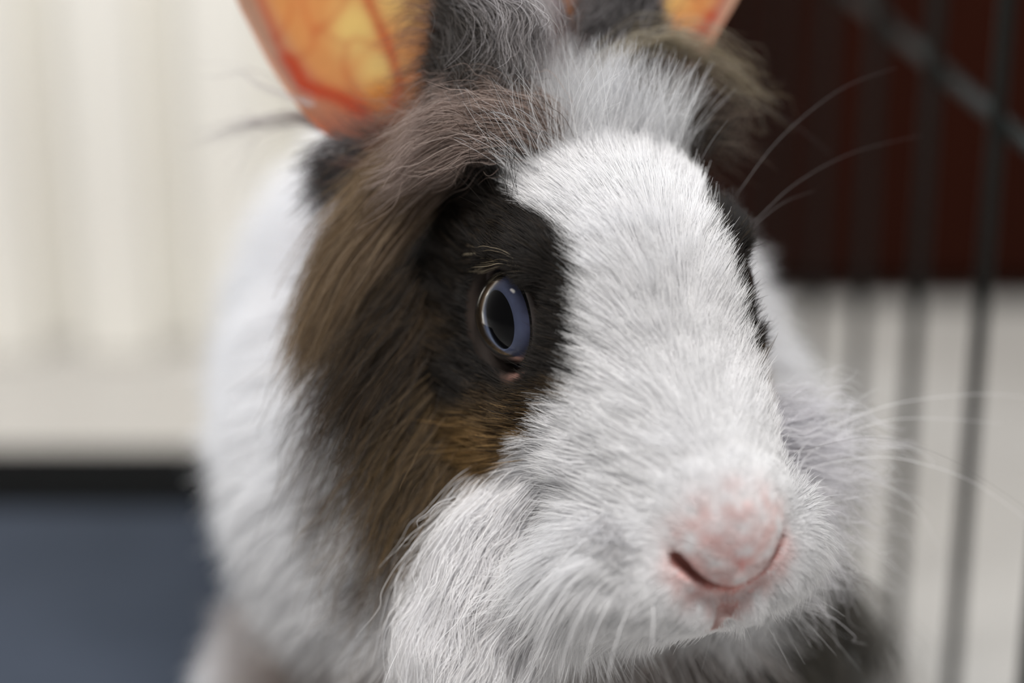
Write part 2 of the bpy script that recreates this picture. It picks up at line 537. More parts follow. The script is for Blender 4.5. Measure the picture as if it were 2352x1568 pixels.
def hair_mat(name):
    m = bpy.data.materials.new(name); m.use_nodes = True
    nt = m.node_tree; N = nt.nodes; L = nt.links
    N.remove(N['Principled BSDF'])
    out = N['Material Output']
    d_ = N.new('ShaderNodeBsdfDiffuse'); t_ = N.new('ShaderNodeBsdfTranslucent'); g_ = N.new('ShaderNodeBsdfHair')
    g_.component = 'Reflection'; g_.inputs['Color'].default_value = (0.8, 0.8, 0.82, 1)
    g_.inputs['RoughnessU'].default_value = 0.3; g_.inputs['RoughnessV'].default_value = 0.6
    ms = N.new('ShaderNodeMixShader'); ms.inputs[0].default_value = 0.38
    m2 = N.new('ShaderNodeMixShader'); m2.inputs[0].default_value = 0.025
    r = N.new('ShaderNodeAttribute'); r.attribute_name = 'root_color'
    t = N.new('ShaderNodeAttribute'); t.attribute_name = 'tip_color'
    hi_ = N.new('ShaderNodeHairInfo')
    mr = N.new('ShaderNodeMapRange'); mr.inputs['From Min'].default_value = 0.15; mr.inputs['From Max'].default_value = 0.75
    mx = N.new('ShaderNodeMix'); mx.data_type = 'RGBA'
    L.new(hi_.outputs['Intercept'], mr.inputs['Value'])
    L.new(mr.outputs[0], mx.inputs[0]); L.new(r.outputs['Color'], mx.inputs[6]); L.new(t.outputs['Color'], mx.inputs[7])
    L.new(mx.outputs[2], d_.inputs['Color']); L.new(mx.outputs[2], t_.inputs['Color'])
    L.new(d_.outputs[0], ms.inputs[1]); L.new(t_.outputs[0], ms.inputs[2])
    L.new(ms.outputs[0], m2.inputs[1]); L.new(g_.outputs[0], m2.inputs[2]); L.new(m2.outputs[0], out.inputs['Surface'])
    return m
M_hair = hair_mat('fur_strands')

def hair_obj(name, P, rad, rootc, tipc, parent=None, mat=None):
    """P: (n hairs, k points, 3) world positions -> one strand object"""
    n, k, _ = P.shape
    cv = bpy.data.hair_curves.new(name)
    cv.add_curves([k] * n)
    cv.attributes['position'].data.foreach_set('vector', P.astype(np.float32).ravel())
    prof = np.sqrt(np.clip(1 - np.linspace(0, 1, k) ** 2 * 0.93, 0, 1))
    rr = (np.broadcast_to(rad, (n,))[:, None] * prof[None]).astype(np.float32)
    ra = cv.attributes.get('radius') or cv.attributes.new('radius', 'FLOAT', 'POINT')
    ra.data.foreach_set('value', rr.ravel())
    for nm, c in (('root_color', rootc), ('tip_color', tipc)):
        a = cv.attributes.new(nm, 'FLOAT_COLOR', 'CURVE')
        cc = np.ones((n, 4), np.float32); cc[:, :3] = c
        a.data.foreach_set('color', cc.ravel())
    cv.materials.append(mat or M_hair)
    o = bpy.data.objects.new(name, cv)
    C.objects.link(o)
    o['kind'] = 'stuff'
    if parent is not None: under(o, parent)
    return o

def strands(root, d0, d1, L, k, wob=0.06, wscale=0.003, seed=1, frizz=0.03):
    """curved hairs leaving along d0 and turning towards d1"""
    n = len(root)
    t = np.linspace(0, 1, k)
    P = np.zeros((n, k, 3)); P[:, 0] = root
    nz = vnoise(root, wscale, seed); fz = rng.normal(0, 1, (n, 3)) * frizz
    fr = rng.normal(0, 1, (n, 3)) * frizz
    for i in range(1, k):
        w_ = (t[i] + t[i - 1]) / 2
        d = norm(d0 * (1 - w_) + d1 * w_ + nz * wob * (0.4 + w_) + fz + fr * w_ * 2)
        P[:, i] = P[:, i - 1] + d * (L / (k - 1))[:, None]
    return P

def sample_mesh(V, F, weight, n):
    tri = np.concatenate([F[:, [0, 1, 2]], F[:, [0, 2, 3]]])
    a, b, c = V[tri[:, 0]], V[tri[:, 1]], V[tri[:, 2]]
    ar = np.linalg.norm(np.cross(b - a, c - a), axis=1)
    pr = ar * weight[tri].mean(1); pr = pr / pr.sum()
    k = rng.choice(len(tri), n, p=pr)
    r1 = np.sqrt(rng.random(n)); r2 = rng.random(n)
    w0, w1, w2 = 1 - r1, r1 * (1 - r2), r1 * r2
    t = tri[k]
    P = w0[:, None] * V[t[:, 0]] + w1[:, None] * V[t[:, 1]] + w2[:, None] * V[t[:, 2]]
    N = norm(w0[:, None] * BN[t[:, 0]] + w1[:, None] * BN[t[:, 1]] + w2[:, None] * BN[t[:, 2]])
    return P, N

# ------------------------------------------------------------------ body skin
hd = sdf(BV, body=False)
_q = w2h(BV) * 1000
is_head = (hd < 0.016) | ((hd < 0.034) & (_q[:, 2] > -25) & (_q[:, 0] > -48))
rc, tc_, _k = head_colour(BV.copy())
def body_colour(p):
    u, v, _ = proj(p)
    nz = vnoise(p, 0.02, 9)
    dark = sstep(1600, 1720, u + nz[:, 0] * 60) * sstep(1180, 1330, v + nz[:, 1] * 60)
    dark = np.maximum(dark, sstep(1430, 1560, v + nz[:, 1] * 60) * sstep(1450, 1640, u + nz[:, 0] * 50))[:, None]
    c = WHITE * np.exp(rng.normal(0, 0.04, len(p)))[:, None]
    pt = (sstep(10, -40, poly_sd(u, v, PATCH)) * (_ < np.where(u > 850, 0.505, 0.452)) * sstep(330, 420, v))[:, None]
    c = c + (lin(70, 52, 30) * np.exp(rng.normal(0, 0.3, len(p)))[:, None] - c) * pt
    ta = (sstep(1340, 1520, v + nz[:, 2] * 60) * 0.85 * sstep(520, 680, u + nz[:, 0] * 40))[:, None]  # taupe underside: shade on chest and lower body put into the fur colour
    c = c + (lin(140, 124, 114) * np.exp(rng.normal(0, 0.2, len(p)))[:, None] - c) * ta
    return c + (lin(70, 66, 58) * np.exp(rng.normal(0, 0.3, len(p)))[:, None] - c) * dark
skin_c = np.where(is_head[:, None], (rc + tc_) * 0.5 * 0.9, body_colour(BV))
pink = sstep(15, 5, np.linalg.norm(np.abs(w2h(BV) * 1000) * [1, 1, 1] - [51, 0, 31], axis=1))[:, None] * is_head[:, None]
skin_c = skin_c + (lin(205, 140, 136) - skin_c) * pink
cleft = np.zeros(len(BV))
q = w2h(BV) * 1000
for e in CUT[2:5]:
    cleft = np.maximum(cleft, sstep(2.0 if e is CUT[4] else 1.2, 0.0, sd_cone(q, A(*e[1]), A(*e[2]), e[3], e[4])))
skin_c = skin_c + (lin(112, 66, 60) - skin_c) * cleft[:, None]
lipd = sd_cone(q, A(*CUT[4][1]), A(*CUT[4][2]), CUT[4][3], CUT[4][4])
skin_c = skin_c + (lin(176, 128, 122) - skin_c) * (sstep(5.0, 1.0, lipd) * (1 - cleft) * 0.7)[:, None]
eyed = np.minimum(np.linalg.norm(q - [0, 17.1, 0], axis=1), np.linalg.norm(q - [0, -17.1, 0], axis=1))
lid = sstep(15, 13, eyed)[:, None]
front = sstep(3, 9, q[:, 0])[:, None]
skin_c = skin_c + (lin(36, 28, 24) * (1 - front) + lin(116, 86, 78) * front - skin_c) * lid
M_skin = attr_mat('skin', 'skin_color')
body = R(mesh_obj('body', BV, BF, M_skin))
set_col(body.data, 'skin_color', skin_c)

# ------------------------------------------------------------------ eyes
M_ball = material('eye_dark', lin(12, 11, 12), 0.5, **{'Specular IOR Level': 0.05})
def iris_mat():
    m = material('iris', rough=0.6, **{'Specular IOR Level': 0.05})
    nt = m.node_tree; N = nt.nodes; L = nt.links
    tc = N.new('ShaderNodeTexCoord')
    ln = N.new('ShaderNodeVectorMath'); ln.operation = 'LENGTH'
    nz = N.new('ShaderNodeTexNoise'); nz.inputs['Scale'].default_value = 900; nz.inputs['Detail'].default_value = 3
    mr = N.new('ShaderNodeMath'); mr.operation = 'MULTIPLY_ADD'; mr.inputs[1].default_value = 0.0009
    rp = N.new('ShaderNodeValToRGB')
    mp = N.new('ShaderNodeMapRange'); mp.inputs['From Min'].default_value = 0.0086; mp.inputs['From Max'].default_value = 0.0112
    el = rp.color_ramp.elements
    el[0].position = 0.0; el[0].color = (*lin(118, 130, 150), 1)
    el[1].position = 1.0; el[1].color = (*lin(28, 28, 38), 1)
    e = el.new(0.45); e.color = (*lin(66, 72, 94), 1)
    e = el.new(0.85); e.color = (*lin(54, 57, 78), 1)
    L.new(tc.outputs['Object'], ln.inputs[0]); L.new(tc.outputs['Object'], nz.inputs['Vector'])
    L.new(nz.outputs['Fac'], mr.inputs[0]); L.new(ln.outputs['Value'], mr.inputs[2])
    L.new(mr.outputs[0], mp.inputs['Value']); L.new(mp.outputs[0], rp.inputs[0])
    L.new(rp.outputs[0], N['Principled BSDF'].inputs['Base Color'])
    return m
M_iris = iris_mat()
def cornea_mat():
    m = bpy.data.materials.new('cornea'); m.use_nodes = True
    nt = m.node_tree; N = nt.nodes; L = nt.links
    N.remove(N['Principled BSDF'])
    t = N.new('ShaderNodeBsdfTransparent'); g = N.new('ShaderNodeBsdfGlossy'); g.inputs['Roughness'].default_value = 0.04
    fr = N.new('ShaderNodeFresnel'); fr.inputs['IOR'].default_value = 1.2
    mx = N.new('ShaderNodeMixShader')
    L.new(fr.outputs[0], mx.inputs[0]); L.new(t.outputs[0], mx.inputs[1]); L.new(g.outputs[0], mx.inputs[2])
    L.new(mx.outputs[0], N['Material Output'].inputs['Surface'])
    return m
M_cornea = cornea_mat()
CORNEA_FLIP = True
M_lid = noise_tint(material('eyelid_skin', rough=0.45), lin(34, 27, 24), lin(58, 44, 40), 260.0)

def revolve(prof, seg=48):
    prof = np.asarray(prof, float)
    a = np.linspace(0, 2 * np.pi, seg, endpoint=False)
    v = np.stack([prof[:, None, 0] * np.cos(a), prof[:, None, 0] * np.sin(a), np.repeat(prof[:, None, 1], seg, 1)], -1).reshape(-1, 3)
    f = []
    for i in range(len(prof) - 1):
        for j in range(seg):
            k = (j + 1) % seg
            f.append((i * seg + j, i * seg + k, (i + 1) * seg + k, (i + 1) * seg + j))
    return v, f
EM = mm * 1.13                                  # eye scale
for sg in (1, -1):
    ax = norm(h2w(A(0.16, sg, 0.02)) - HO)
    ctr = h2w(A(0, sg * 17.1, 0) * mm)
    zz = Vector(ax); yy = Vector(HU) - Vector(HU).dot(zz) * zz; yy.normalize(); xx = yy.cross(zz)
    MW = Matrix(((xx.x, yy.x, zz.x, ctr[0]), (xx.y, yy.y, zz.y, ctr[1]), (xx.z, yy.z, zz.z, ctr[2]), (0, 0, 0, 1)))
    RG = 9.3 * EM
    a = np.linspace(0, math.pi, 26)
    # globe, flattened where the iris sits
    pr = [(RG * math.sin(t), max(-RG, min(RG * math.cos(t), 5.0 * EM))) for t in a[::-1]]
    eye = mesh_obj('eye', *revolve(pr), M_ball)
    eye.parent = rabbit
    eye.matrix_parent_inverse = Matrix.Translation(-Vector(rabbit.location))
    eye.matrix_basis = MW
    eye['label'] = 'pale blue eye with a wide black pupil'
    r_o, r_i = 8.3 * EM, 5.2 * EM
    pr = [(r_o, 4.3 * EM), (r_o * .9, 5.2 * EM), (r_o * .75, 5.9 * EM), (r_i, 6.5 * EM), (r_i * .96, 6.3 * EM), (r_i * .96, 5.2 * EM)]
    o = mesh_obj('iris', *revolve(pr[::-1]), M_iris, eye); 
    o = mesh_obj('pupil', *revolve([(r_i * .99, 6.1 * EM), (r_i * .5, 6.25 * EM), (0.0001, 6.3 * EM)]), material('pupil', lin(5, 5, 7), 0.6, **{'Specular IOR Level': 0.02}), eye)
    pr = [(8.9 * EM * math.sin(t), 0.6 * EM + 9.2 * EM * math.cos(t) * 1.0) for t in np.linspace(1.25, 0.002, 18)]
    cv_, cf_ = revolve(pr); mesh_obj('cornea', cv_, [f[::-1] for f in cf_] if CORNEA_FLIP else cf_, M_cornea, eye)
    # eyelid rim: ring hugging the globe, pulled to a point at the lower front corner
    n = 40; th_ = np.linspace(0, 2 * np.pi, n, endpoint=False)
    fx = xx.dot(Vector(HF))                     # +1 if local x points forward
    rx = 8.9 * EM * np.ones(n); 
    px = np.cos(th_) * rx; py = np.sin(th_) * 9.0 * EM
    corner = np.exp(-((np.angle(np.exp(1j * (th_ - (math.radians(-52) if fx > 0 else math.radians(232))))) / 0.33) ** 2))
    sc = 1 + 0.17 * corner
    pz = np.sqrt(np.clip((9.9 * EM) ** 2 - (px ** 2 + py ** 2), 1e-8, None)) - 0.6 * EM * corner
    pts = np.stack([px * sc, py * sc, pz], 1)
    seg = 8; V = []; F = []
    c0 = pts.mean(0)
    tg = norm(np.roll(pts, -1, 0) - np.roll(pts, 1, 0))
    n1 = norm(pts - c0); b1 = np.cross(tg, n1)
    for i in range(n):
        for j in range(seg):
            an = 2 * np.pi * j / seg
            V.append(pts[i] + 0.85 * EM * (math.cos(an) * n1[i] + math.sin(an) * b1[i]))
    for i in range(n):
        for j in range(seg):
            i2, j2 = (i + 1) % n, (j + 1) % seg
            F.append((i * seg + j, i2 * seg + j, i2 * seg + j2, i * seg + j2))
    mesh_obj('eyelid', V, F, M_lid, eye)

# ------------------------------------------------------------------ ears
def ear_mat():
    m = bpy.data.materials.new('ear_skin'); m.use_nodes = True
    nt = m.node_tree; N = nt.nodes; L = nt.links
    N.remove(N['Principled BSDF'])
    a = N.new('ShaderNodeAttribute'); a.attribute_name = 'ear_color'
    d = N.new('ShaderNodeBsdfDiffuse'); t = N.new('ShaderNodeBsdfTranslucent')
    mx = N.new('ShaderNodeMixShader'); mx.inputs[0].default_value = 0.86
    L.new(a.outputs['Color'], t.inputs['Color'])
    mu = N.new('ShaderNodeMix'); mu.data_type = 'RGBA'; mu.inputs[0].default_value = 0.15
    mu.inputs[7].default_value = (*lin(150, 110, 100), 1)
    L.new(a.outputs['Color'], mu.inputs[6]); L.new(mu.outputs[2], d.inputs['Color'])
    L.new(d.outputs[0], mx.inputs[1]); L.new(t.outputs[0], mx.inputs[2])
    L.new(mx.outputs[0], N['Material Output'].inputs['Surface'])
    return m
M_ear = ear_mat()
NA, NBc = 110, 70
EARS = {
    'near': ([(905, 345, .457), (800, 325, .460), (715, 262, .464), (640, 160, .467), (585, 60, .470), (545, -30, .471), (490, -250, .475), (500, -500, .480), (640, -760, .487)],
             [(960, 360, .452), (1040, 330, .446), (1110, 265, .442), (1165, 190, .440), (1195, 100, .441), (1200, 0, .443), (1185, -200, .449), (1060, -500, .463), (700, -770, .487)]),
    'far': ([(1500, 210, .470), (1560, 170, .473), (1615, 110, .476), (1650, 50, .479), (1690, -20, .482), (1720, -90, .484), (1770, -250, .489), (1740, -500, .496), (1600, -760, .503)],
            [(1420, 230, .463), (1385, 180, .460), (1350, 120, .458), (1325, 60, .457), (1305, -10, .458), (1295, -90, .460), (1290, -250, .464), (1360, -500, .478), (1550, -770, .502)]),
}
def ear_grid(Lc, Mc):
    Lp = spline(W(*np.array(Lc).T), NA); Mp = spline(W(*np.array(Mc).T), NA)
    b = np.linspace(0, 1, NBc)
    P = Lp[:, None] * (1 - b)[None, :, None] + Mp[:, None] * b[None, :, None]
    wd = np.linalg.norm(Mp - Lp, axis=1)
    P = P + CF * (0.30 * wd[:, None] * np.sin(np.pi * b ** 0.85)[None] ** 0.8)[..., None]
    return P
VEINS = [  # photo outline of the veins in the near ear, width, strength
    ([(835, -60), (845, 0), (872, 65), (900, 130), (915, 200), (905, 270), (880, 320)], 12, 0.95),
    ([(570, -80), (600, 20), (640, 85), (668, 140), (700, 190)], 8, 0.8),
    ([(660, 130), (700, 190), (790, 235), (850, 275), (885, 320)], 18, 1.0),
    ([(700, 190), (760, 210), (830, 250)], 16, 0.8),
    ([(668, 140), (700, 125), (722, 105), (728, 70), (700, 30), (690, -40)], 7, 0.45),
    ([(728, 70), (760, 45), (790, 10), (800, -50)], 8, 0.5),
    ([(900, 130), (860, 105), (810, 85), (795, 100), (790, 140), (800, 180), (830, 230)], 7, 0.5),
    ([(795, 100), (760, 80), (740, 60)], 6, 0.4),
    ([(640, 85), (660, 40), (670, 0)], 6, 0.5),
    ([(915, 200), (950, 170), (990, 160)], 8, 0.5),
    ([(872, 65), (920, 40), (950, 0)], 7, 0.35),
]
ear_objs = {}
near_col = None
for nm in ('near', 'far'):
    P = ear_grid(*EARS[nm])
    gx = np.gradient(P, axis=0); gy = np.gradient(P, axis=1)
    Nn = norm(np.cross(gx, gy))
    if (Nn.reshape(-1, 3) @ CF).mean() > 0: Nn = -Nn        # towards the opening
    thick = 0.0011
    Vin = P.reshape(-1, 3); Vout = (P - Nn * thick).reshape(-1, 3)
    n = NA * NBc
    idx = np.arange(n).reshape(NA, NBc)
    a, b, c, d = idx[:-1, :-1].ravel(), idx[1:, :-1].ravel(), idx[1:, 1:].ravel(), idx[:-1, 1:].ravel()
    Fi = np.stack([a, b, c, d], 1); Fo = np.stack([d, c, b, a], 1) + n
    rim = np.concatenate([idx[0, :], idx[1:, -1], idx[-1, :-1][::-1], idx[1:-1, 0][::-1]])
    r2 = np.roll(rim, -1)
    Fr = np.stack([rim, r2, r2 + n, rim + n], 1)
    F = np.concatenate([Fi, Fo, Fr])
    if near_col is None:
        u, v, _ = proj(Vin)
        nz = vnoise(Vin, 0.006, 21); n2 = vnoise(Vin, 0.0018, 22)
        uu = u + nz[:, 0] * 9; vv = v + nz[:, 1] * 9
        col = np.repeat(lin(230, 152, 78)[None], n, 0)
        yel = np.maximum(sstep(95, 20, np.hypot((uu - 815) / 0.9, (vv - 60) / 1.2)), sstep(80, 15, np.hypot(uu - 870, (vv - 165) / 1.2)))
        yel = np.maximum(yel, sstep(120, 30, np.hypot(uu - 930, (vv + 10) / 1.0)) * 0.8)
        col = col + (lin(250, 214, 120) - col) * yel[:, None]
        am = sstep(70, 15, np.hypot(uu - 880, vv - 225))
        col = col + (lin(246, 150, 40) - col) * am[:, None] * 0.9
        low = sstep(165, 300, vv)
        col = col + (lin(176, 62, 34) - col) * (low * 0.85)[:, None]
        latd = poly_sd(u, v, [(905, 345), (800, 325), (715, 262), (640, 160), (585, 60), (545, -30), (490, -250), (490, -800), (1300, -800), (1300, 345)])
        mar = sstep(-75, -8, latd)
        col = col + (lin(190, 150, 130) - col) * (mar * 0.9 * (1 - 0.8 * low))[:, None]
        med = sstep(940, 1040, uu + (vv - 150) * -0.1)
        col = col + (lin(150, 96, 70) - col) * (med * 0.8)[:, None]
        for Lv, wv, sv in VEINS:
            dd = line_d(uu, vv, Lv)
            col = col + (lin(196, 52, 22) - col) * (sv * np.exp(-(dd / wv) ** 2))[:, None]
        col = col * (1 + 0.06 * n2[:, :1])
        near_col = np.clip(col, 0, 1)
        light_col = near_col
    V = np.vstack([Vin, Vout])
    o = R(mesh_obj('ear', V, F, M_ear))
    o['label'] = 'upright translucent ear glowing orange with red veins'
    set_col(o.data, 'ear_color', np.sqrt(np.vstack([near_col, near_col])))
    ear_objs[nm] = (o, P, Nn)

# ------------------------------------------------------------------ fur: head
t_f = time.time()
qv = w2h(BV) * 1000
facing = np.einsum('ij,ij->i', BN, norm(CAM - BV))
eyed_v = np.minimum(np.linalg.norm(qv - [0, 17.1, 0], axis=1), np.linalg.norm(qv - [0, -17.1, 0], axis=1))
wh = is_head * (0.25 + 0.75 * sstep(-0.35, 0.0, facing)) * sstep(13.0, 13.6, eyed_v - 2.6 * sstep(2, 8, qv[:, 0]) * sstep(8, -6, qv[:, 2]))
wh = wh * (qv[:, 0] > -48)
dnose = np.linalg.norm(qv - [51, 0, -29], axis=1)
wh = wh * (1 + 1.2 * sstep(22, 8, dnose))
wh = wh * np.where(cleft > 0.25, 0.0, 1.0) * (sd_cone(qv, A(*CUT[4][1]), A(*CUT[4][2]), CUT[4][3], CUT[4][4]) > 0.7)
NH = 250000
p, n = sample_mesh(BV, BF, wh, NH)
q = w2h(p) * 1000
sg = np.sign(q[:, 1]) * sstep(0, 6, np.abs(q[:, 1]))
dn = np.linalg.norm(q - [51, 0, -29], axis=1)
ed = np.minimum(np.linalg.norm(q - [0, 17.1, 0], axis=1), np.linalg.norm(q - [0, -17.1, 0], axis=1))
low = sstep(-18, -38, q[:, 2])
side = sstep(5, 12, np.abs(q[:, 1]))
top = sstep(8, 20, q[:, 2]) * sstep(10, -15, q[:, 0])
crown = sstep(-8, -26, q[:, 0]) * sstep(5, 15, q[:, 2])
Ln = 1.5 + 7.5 * sstep(7, 30, dn)
padw = sstep(7, 13, np.abs(q[:, 1])) * sstep(48, 38, q[:, 0]) * sstep(20, 32, q[:, 0]) * sstep(-14, -24, q[:, 2])
Ln = Ln + 5 * padw + 11 * low * side * sstep(46, 34, q[:, 0]) + 5 * crown + 3 * sstep(0, -25, q[:, 0])
Ln = Ln * (0.32 + 0.68 * sstep(13, 22, ed))
cd_ = np.min([sd_cone(q, A(*e[1]), A(*e[2]), e[3], e[4]) for e in CUT[2:5]], axis=0)
Ln = Ln * (0.35 + 0.65 * sstep(0.5, 5, cd_))
lip_ = sd_cone(q, A(*CUT[4][1]), A(*CUT[4][2]), CUT[4][3], CUT[4][4])
Ln = np.where(lip_ < 6, np.minimum(Ln, 0.8 + 0.35 * np.clip(lip_, 0, 6)), Ln)
Ln = Ln * rng.uniform(0.7, 1.15, NH)
Ln = Ln * np.where(rng.random(NH) < 0.02, 1.35, 1.0)
flow = np.stack([-1 + 0.5 * low, 0.22 * sg + 0.35 * sg * low, 0.12 + 0 * low - 1.15 * low + 0.35 * crown], 1)
nose_r = norm(q - [53, 0, -29]) * [0.8, 1, 1]
wn = sstep(22, 8, dn)[:, None]
flow = flow * (1 - wn) + nose_r * wn
flow = flow @ HM
flow = flow + 0.20 * vnoise(p, 0.006, 11)
tng = norm(flow - np.einsum('ij,ij->i', flow, n)[:, None] * n)
lift = np.radians(26 + 10 * crown + 6 * low - 8 * sstep(20, 12, ed))[:, None]
d0 = norm(tng * np.cos(lift) + n * np.sin(lift))
d1 = norm(tng * 0.97 + n * 0.10 + A(0, 0, -0.28) * (0.3 + low)[:, None])
P = strands(p, d0, d1, Ln * mm, 6, 0.22, 0.0022, 2, 0.06)
rootc, tipc, _k = head_colour(P[:, 4].copy())
hair_obj('head_fur', P, 0.000040 * (0.8 + 0.4 * rng.random(NH)), rootc, tipc, rabbit)

# ------------------------------------------------------------------ fur: body
wb = (~is_head) * (0.15 + 0.85 * sstep(-0.4, 0.0, facing)) * (0.3 + 0.7 * sstep(0.005, 0.04, BV[:, 2]))
NB_ = 70000
p, n = sample_mesh(BV, BF, wb, NB_)
flow = np.repeat((bdir * 0.7 + A(0, 0, -0.75))[None], NB_, 0) + 0.4 * vnoise(p, 0.02, 31)
tng = norm(flow - np.einsum('ij,ij->i', flow, n)[:, None] * n)
Lb = (0.006 + 0.015 * sstep(0.015, 0.07, p[:, 2])) * rng.uniform(0.7, 1.2, NB_)
d0 = norm(tng * 0.75 + n * 0.65); d1 = norm(tng * 0.9 + n * 0.2 + A(0, 0, -0.3))
P = strands(p, d0, d1, Lb, 5, 0.2, 0.006, 5, 0.08)
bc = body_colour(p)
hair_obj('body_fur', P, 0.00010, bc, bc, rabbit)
print('fur', round(time.time() - t_f, 1))

# ------------------------------------------------------------------ long locks combed along guide lines
def guide_pts(G, off, zfall):
    """photo guide line -> world points lying 'off' above the head's skin, or at depth zfall beyond the head"""
    out = []
    for i, g in enumerate(G):
        if len(g) == 3:
            out.append(W(*g)); continue
        p = trace(g[0], g[1])
        if abs(sdf(p[None], False)[0]) < 0.001 and np.linalg.norm(p - CAM) < 0.6:
            d = norm(p - CAM)
            out.append(p - d * (off * min(1.0, 0.15 + i / 2.0)))
        else:
            out.append(W(g[0], g[1], zfall))
    return np.array(out)

def locks(name, guides, n, cols, off=0.006, zfall=0.446, spread=0.0018, k=9, rad=0.00005, lmin=0.6, wob=0.0012, seed=3, wscale=0.004, tipcols=None, clump=None, parent=None):
    GP = np.array([spline(guide_pts(g, off, zfall), k) for g in guides])
    m = len(GP)
    if clump:
        ctr = rng.random(clump) * (m - 1)
        t = np.clip(ctr[rng.integers(0, clump, n)] + rng.normal(0, 0.03, n), 0, m - 1.0001)
    else:
        t = rng.random(n) * (m - 1) * 0.99999
    i = np.minimum(t.astype(int), max(m - 2, 0)); f = (t - i)[:, None, None]
    P = GP[i] * (1 - f) + GP[np.minimum(i + 1, m - 1)] * f
    lf = rng.uniform(lmin, 1.05, n)
    # shorten each hair by resampling along its guide
    s = np.linspace(0, 1, k)[None] * lf[:, None] * (k - 1)
    a = np.clip(s.astype(int), 0, k - 2); fr = (s - a)[..., None]
    rows = np.arange(n)[:, None]
    P = P[rows, a] * (1 - fr) + P[rows, a + 1] * fr
    st = rng.normal(0, 1, (n, 1, 3)) * spread
    tt = np.linspace(0, 1, k)[None, :, None]
    P = P + st * (0.7 + 0.8 * tt)
    nz = vnoise(P.reshape(-1, 3), wscale, seed).reshape(n, k, 3)
    P = P + nz * wob * tt + rng.normal(0, 1, (n, 1, 3)) * wob * 0.5 * tt ** 2
    cols = np.array(cols)
    w = rng.dirichlet(np.full(len(cols), 0.35), n)
    c = w @ cols
    tc = c if tipcols is None else w @ np.array(tipcols)
    return hair_obj(name, P, rad * rng.uniform(0.7, 1.2, n), c, tc, rabbit if parent is None else parent)

BR = [lin(84, 66, 56), lin(154, 134, 124), lin(186, 168, 160), lin(116, 92, 72)]
locks('mane_locks', [
    [(1215, 225), (1120, 240), (1020, 290), (930, 355), (850, 420), (790, 480)],
    [(1212, 255), (1110, 285), (1000, 350), (880, 455), (790, 575), (720, 720)],
    [(1195, 290), (1080, 335), (960, 420), (850, 540), (765, 670), (690, 830)],
    [(1150, 325), (1040, 380), (925, 475), (830, 590), (745, 730), (690, 890)],
], 8000, BR, off=0.008, zfall=0.449, seed=4, rad=0.00005, tipcols=[lin(64, 50, 36), lin(124, 102, 76), lin(160, 140, 116), lin(104, 82, 52)])
locks('cheek_locks', [
    [(920, 620), (850, 720), (790, 820), (740, 910), (715, 990)],
    [(940, 740), (860, 830), (805, 920), (770, 1000), (750, 1080)],
    [(970, 860), (890, 950), (840, 1040), (810, 1120), (790, 1200)],
], 1300, [lin(40, 30, 17), lin(74, 55, 30), lin(28, 21, 13)], off=0.006, zfall=0.449, lmin=0.35, seed=6, spread=0.0036)
locks('cheek_locks', [
    [(970, 880), (890, 970), (840, 1060), (810, 1140), (790, 1210)],
    [(1010, 980), (940, 1070), (890, 1160), (865, 1230), (845, 1300)],
    [(1060, 1060), (1000, 1150), (950, 1230), (930, 1300), (910, 1370)],
    [(1090, 1130), (1040, 1210), (1000, 1280), (975, 1340), (960, 1410)],
], 1700, [lin(60, 46, 28), lin(124, 98, 60), lin(104, 88, 66), lin(40, 31, 20)], off=0.006, zfall=0.449, lmin=0.35, seed=6, spread=0.0036)
WH = [lin(236, 236, 238), lin(228, 226, 226), lin(240, 240, 243)]
locks('beard_locks', [
    [(1150, 1110), (1075, 1210), (1020, 1330), (985, 1460), (970, 1620)],
    [(1230, 1110), (1130, 1240), (1060, 1370), (1020, 1500), (1000, 1640)],
    [(1310, 1160), (1190, 1290), (1110, 1410), (1060, 1530), (1040, 1650)],
    [(1390, 1210), (1280, 1320), (1190, 1430), (1130, 1540), (1100, 1650)],
    [(1440, 1270), (1350, 1360), (1270, 1440), (1210, 1530), (1190, 1600)],
], 12000, WH, off=0.008, zfall=0.437, lmin=0.35, seed=7, wob=0.0026, spread=0.0026)
# crown: grey-white wisps standing up between the ears, tan wisps falling to the far side
wc_ = is_head * sstep(-2, -14, qv[:, 0]) * sstep(16, 22, qv[:, 2]) * (qv[:, 0] > -40)
NC = 5200
p, n = sample_mesh(BV, BF, wc_, NC)
q = w2h(p) * 1000
cl = vnoise(p, 0.004, 41)
upd = np.stack([-0.25 + 0.25 * cl[:, 0], 0.025 * q[:, 1] + 0.3 * cl[:, 1], np.full(NC, 1.0)], 1) @ HM
Lc_ = (9 + 13 * rng.random(NC) ** 1.5) * mm
P = strands(p, norm(upd + n * 0.4), norm(upd + HF * 0.35), Lc_, 7, 0.5, 0.004, 42, 0.12)
rc_, tc2, kk = head_colour(p.copy())
tc2 = np.where(kk[:, None] < 0.5, tc2 * rng.uniform(0.7, 1.0, NC)[:, None], tc2)
hair_obj('crown_wisps', P, 0.00004, tc2, tc2, rabbit)
locks('brow_wisps', [
    [(1370, 170, .452), (1440, 105, .456), (1530, 95, .460), (1610, 150, .464), (1655, 220, .466)],
    [(1380, 150, .452), (1470, 95, .456), (1570, 110, .460), (1650, 170, .464), (1700, 265, .468)],
    [(1400, 140, .452), (1510, 90, .456), (1630, 120, .460), (1730, 180, .464), (1800, 250, .468)],
], 300, [lin(150, 138, 112), lin(190, 182, 165), lin(110, 98, 80)], lmin=0.5, wob=0.003, spread=0.0016, seed=9, clump=14)
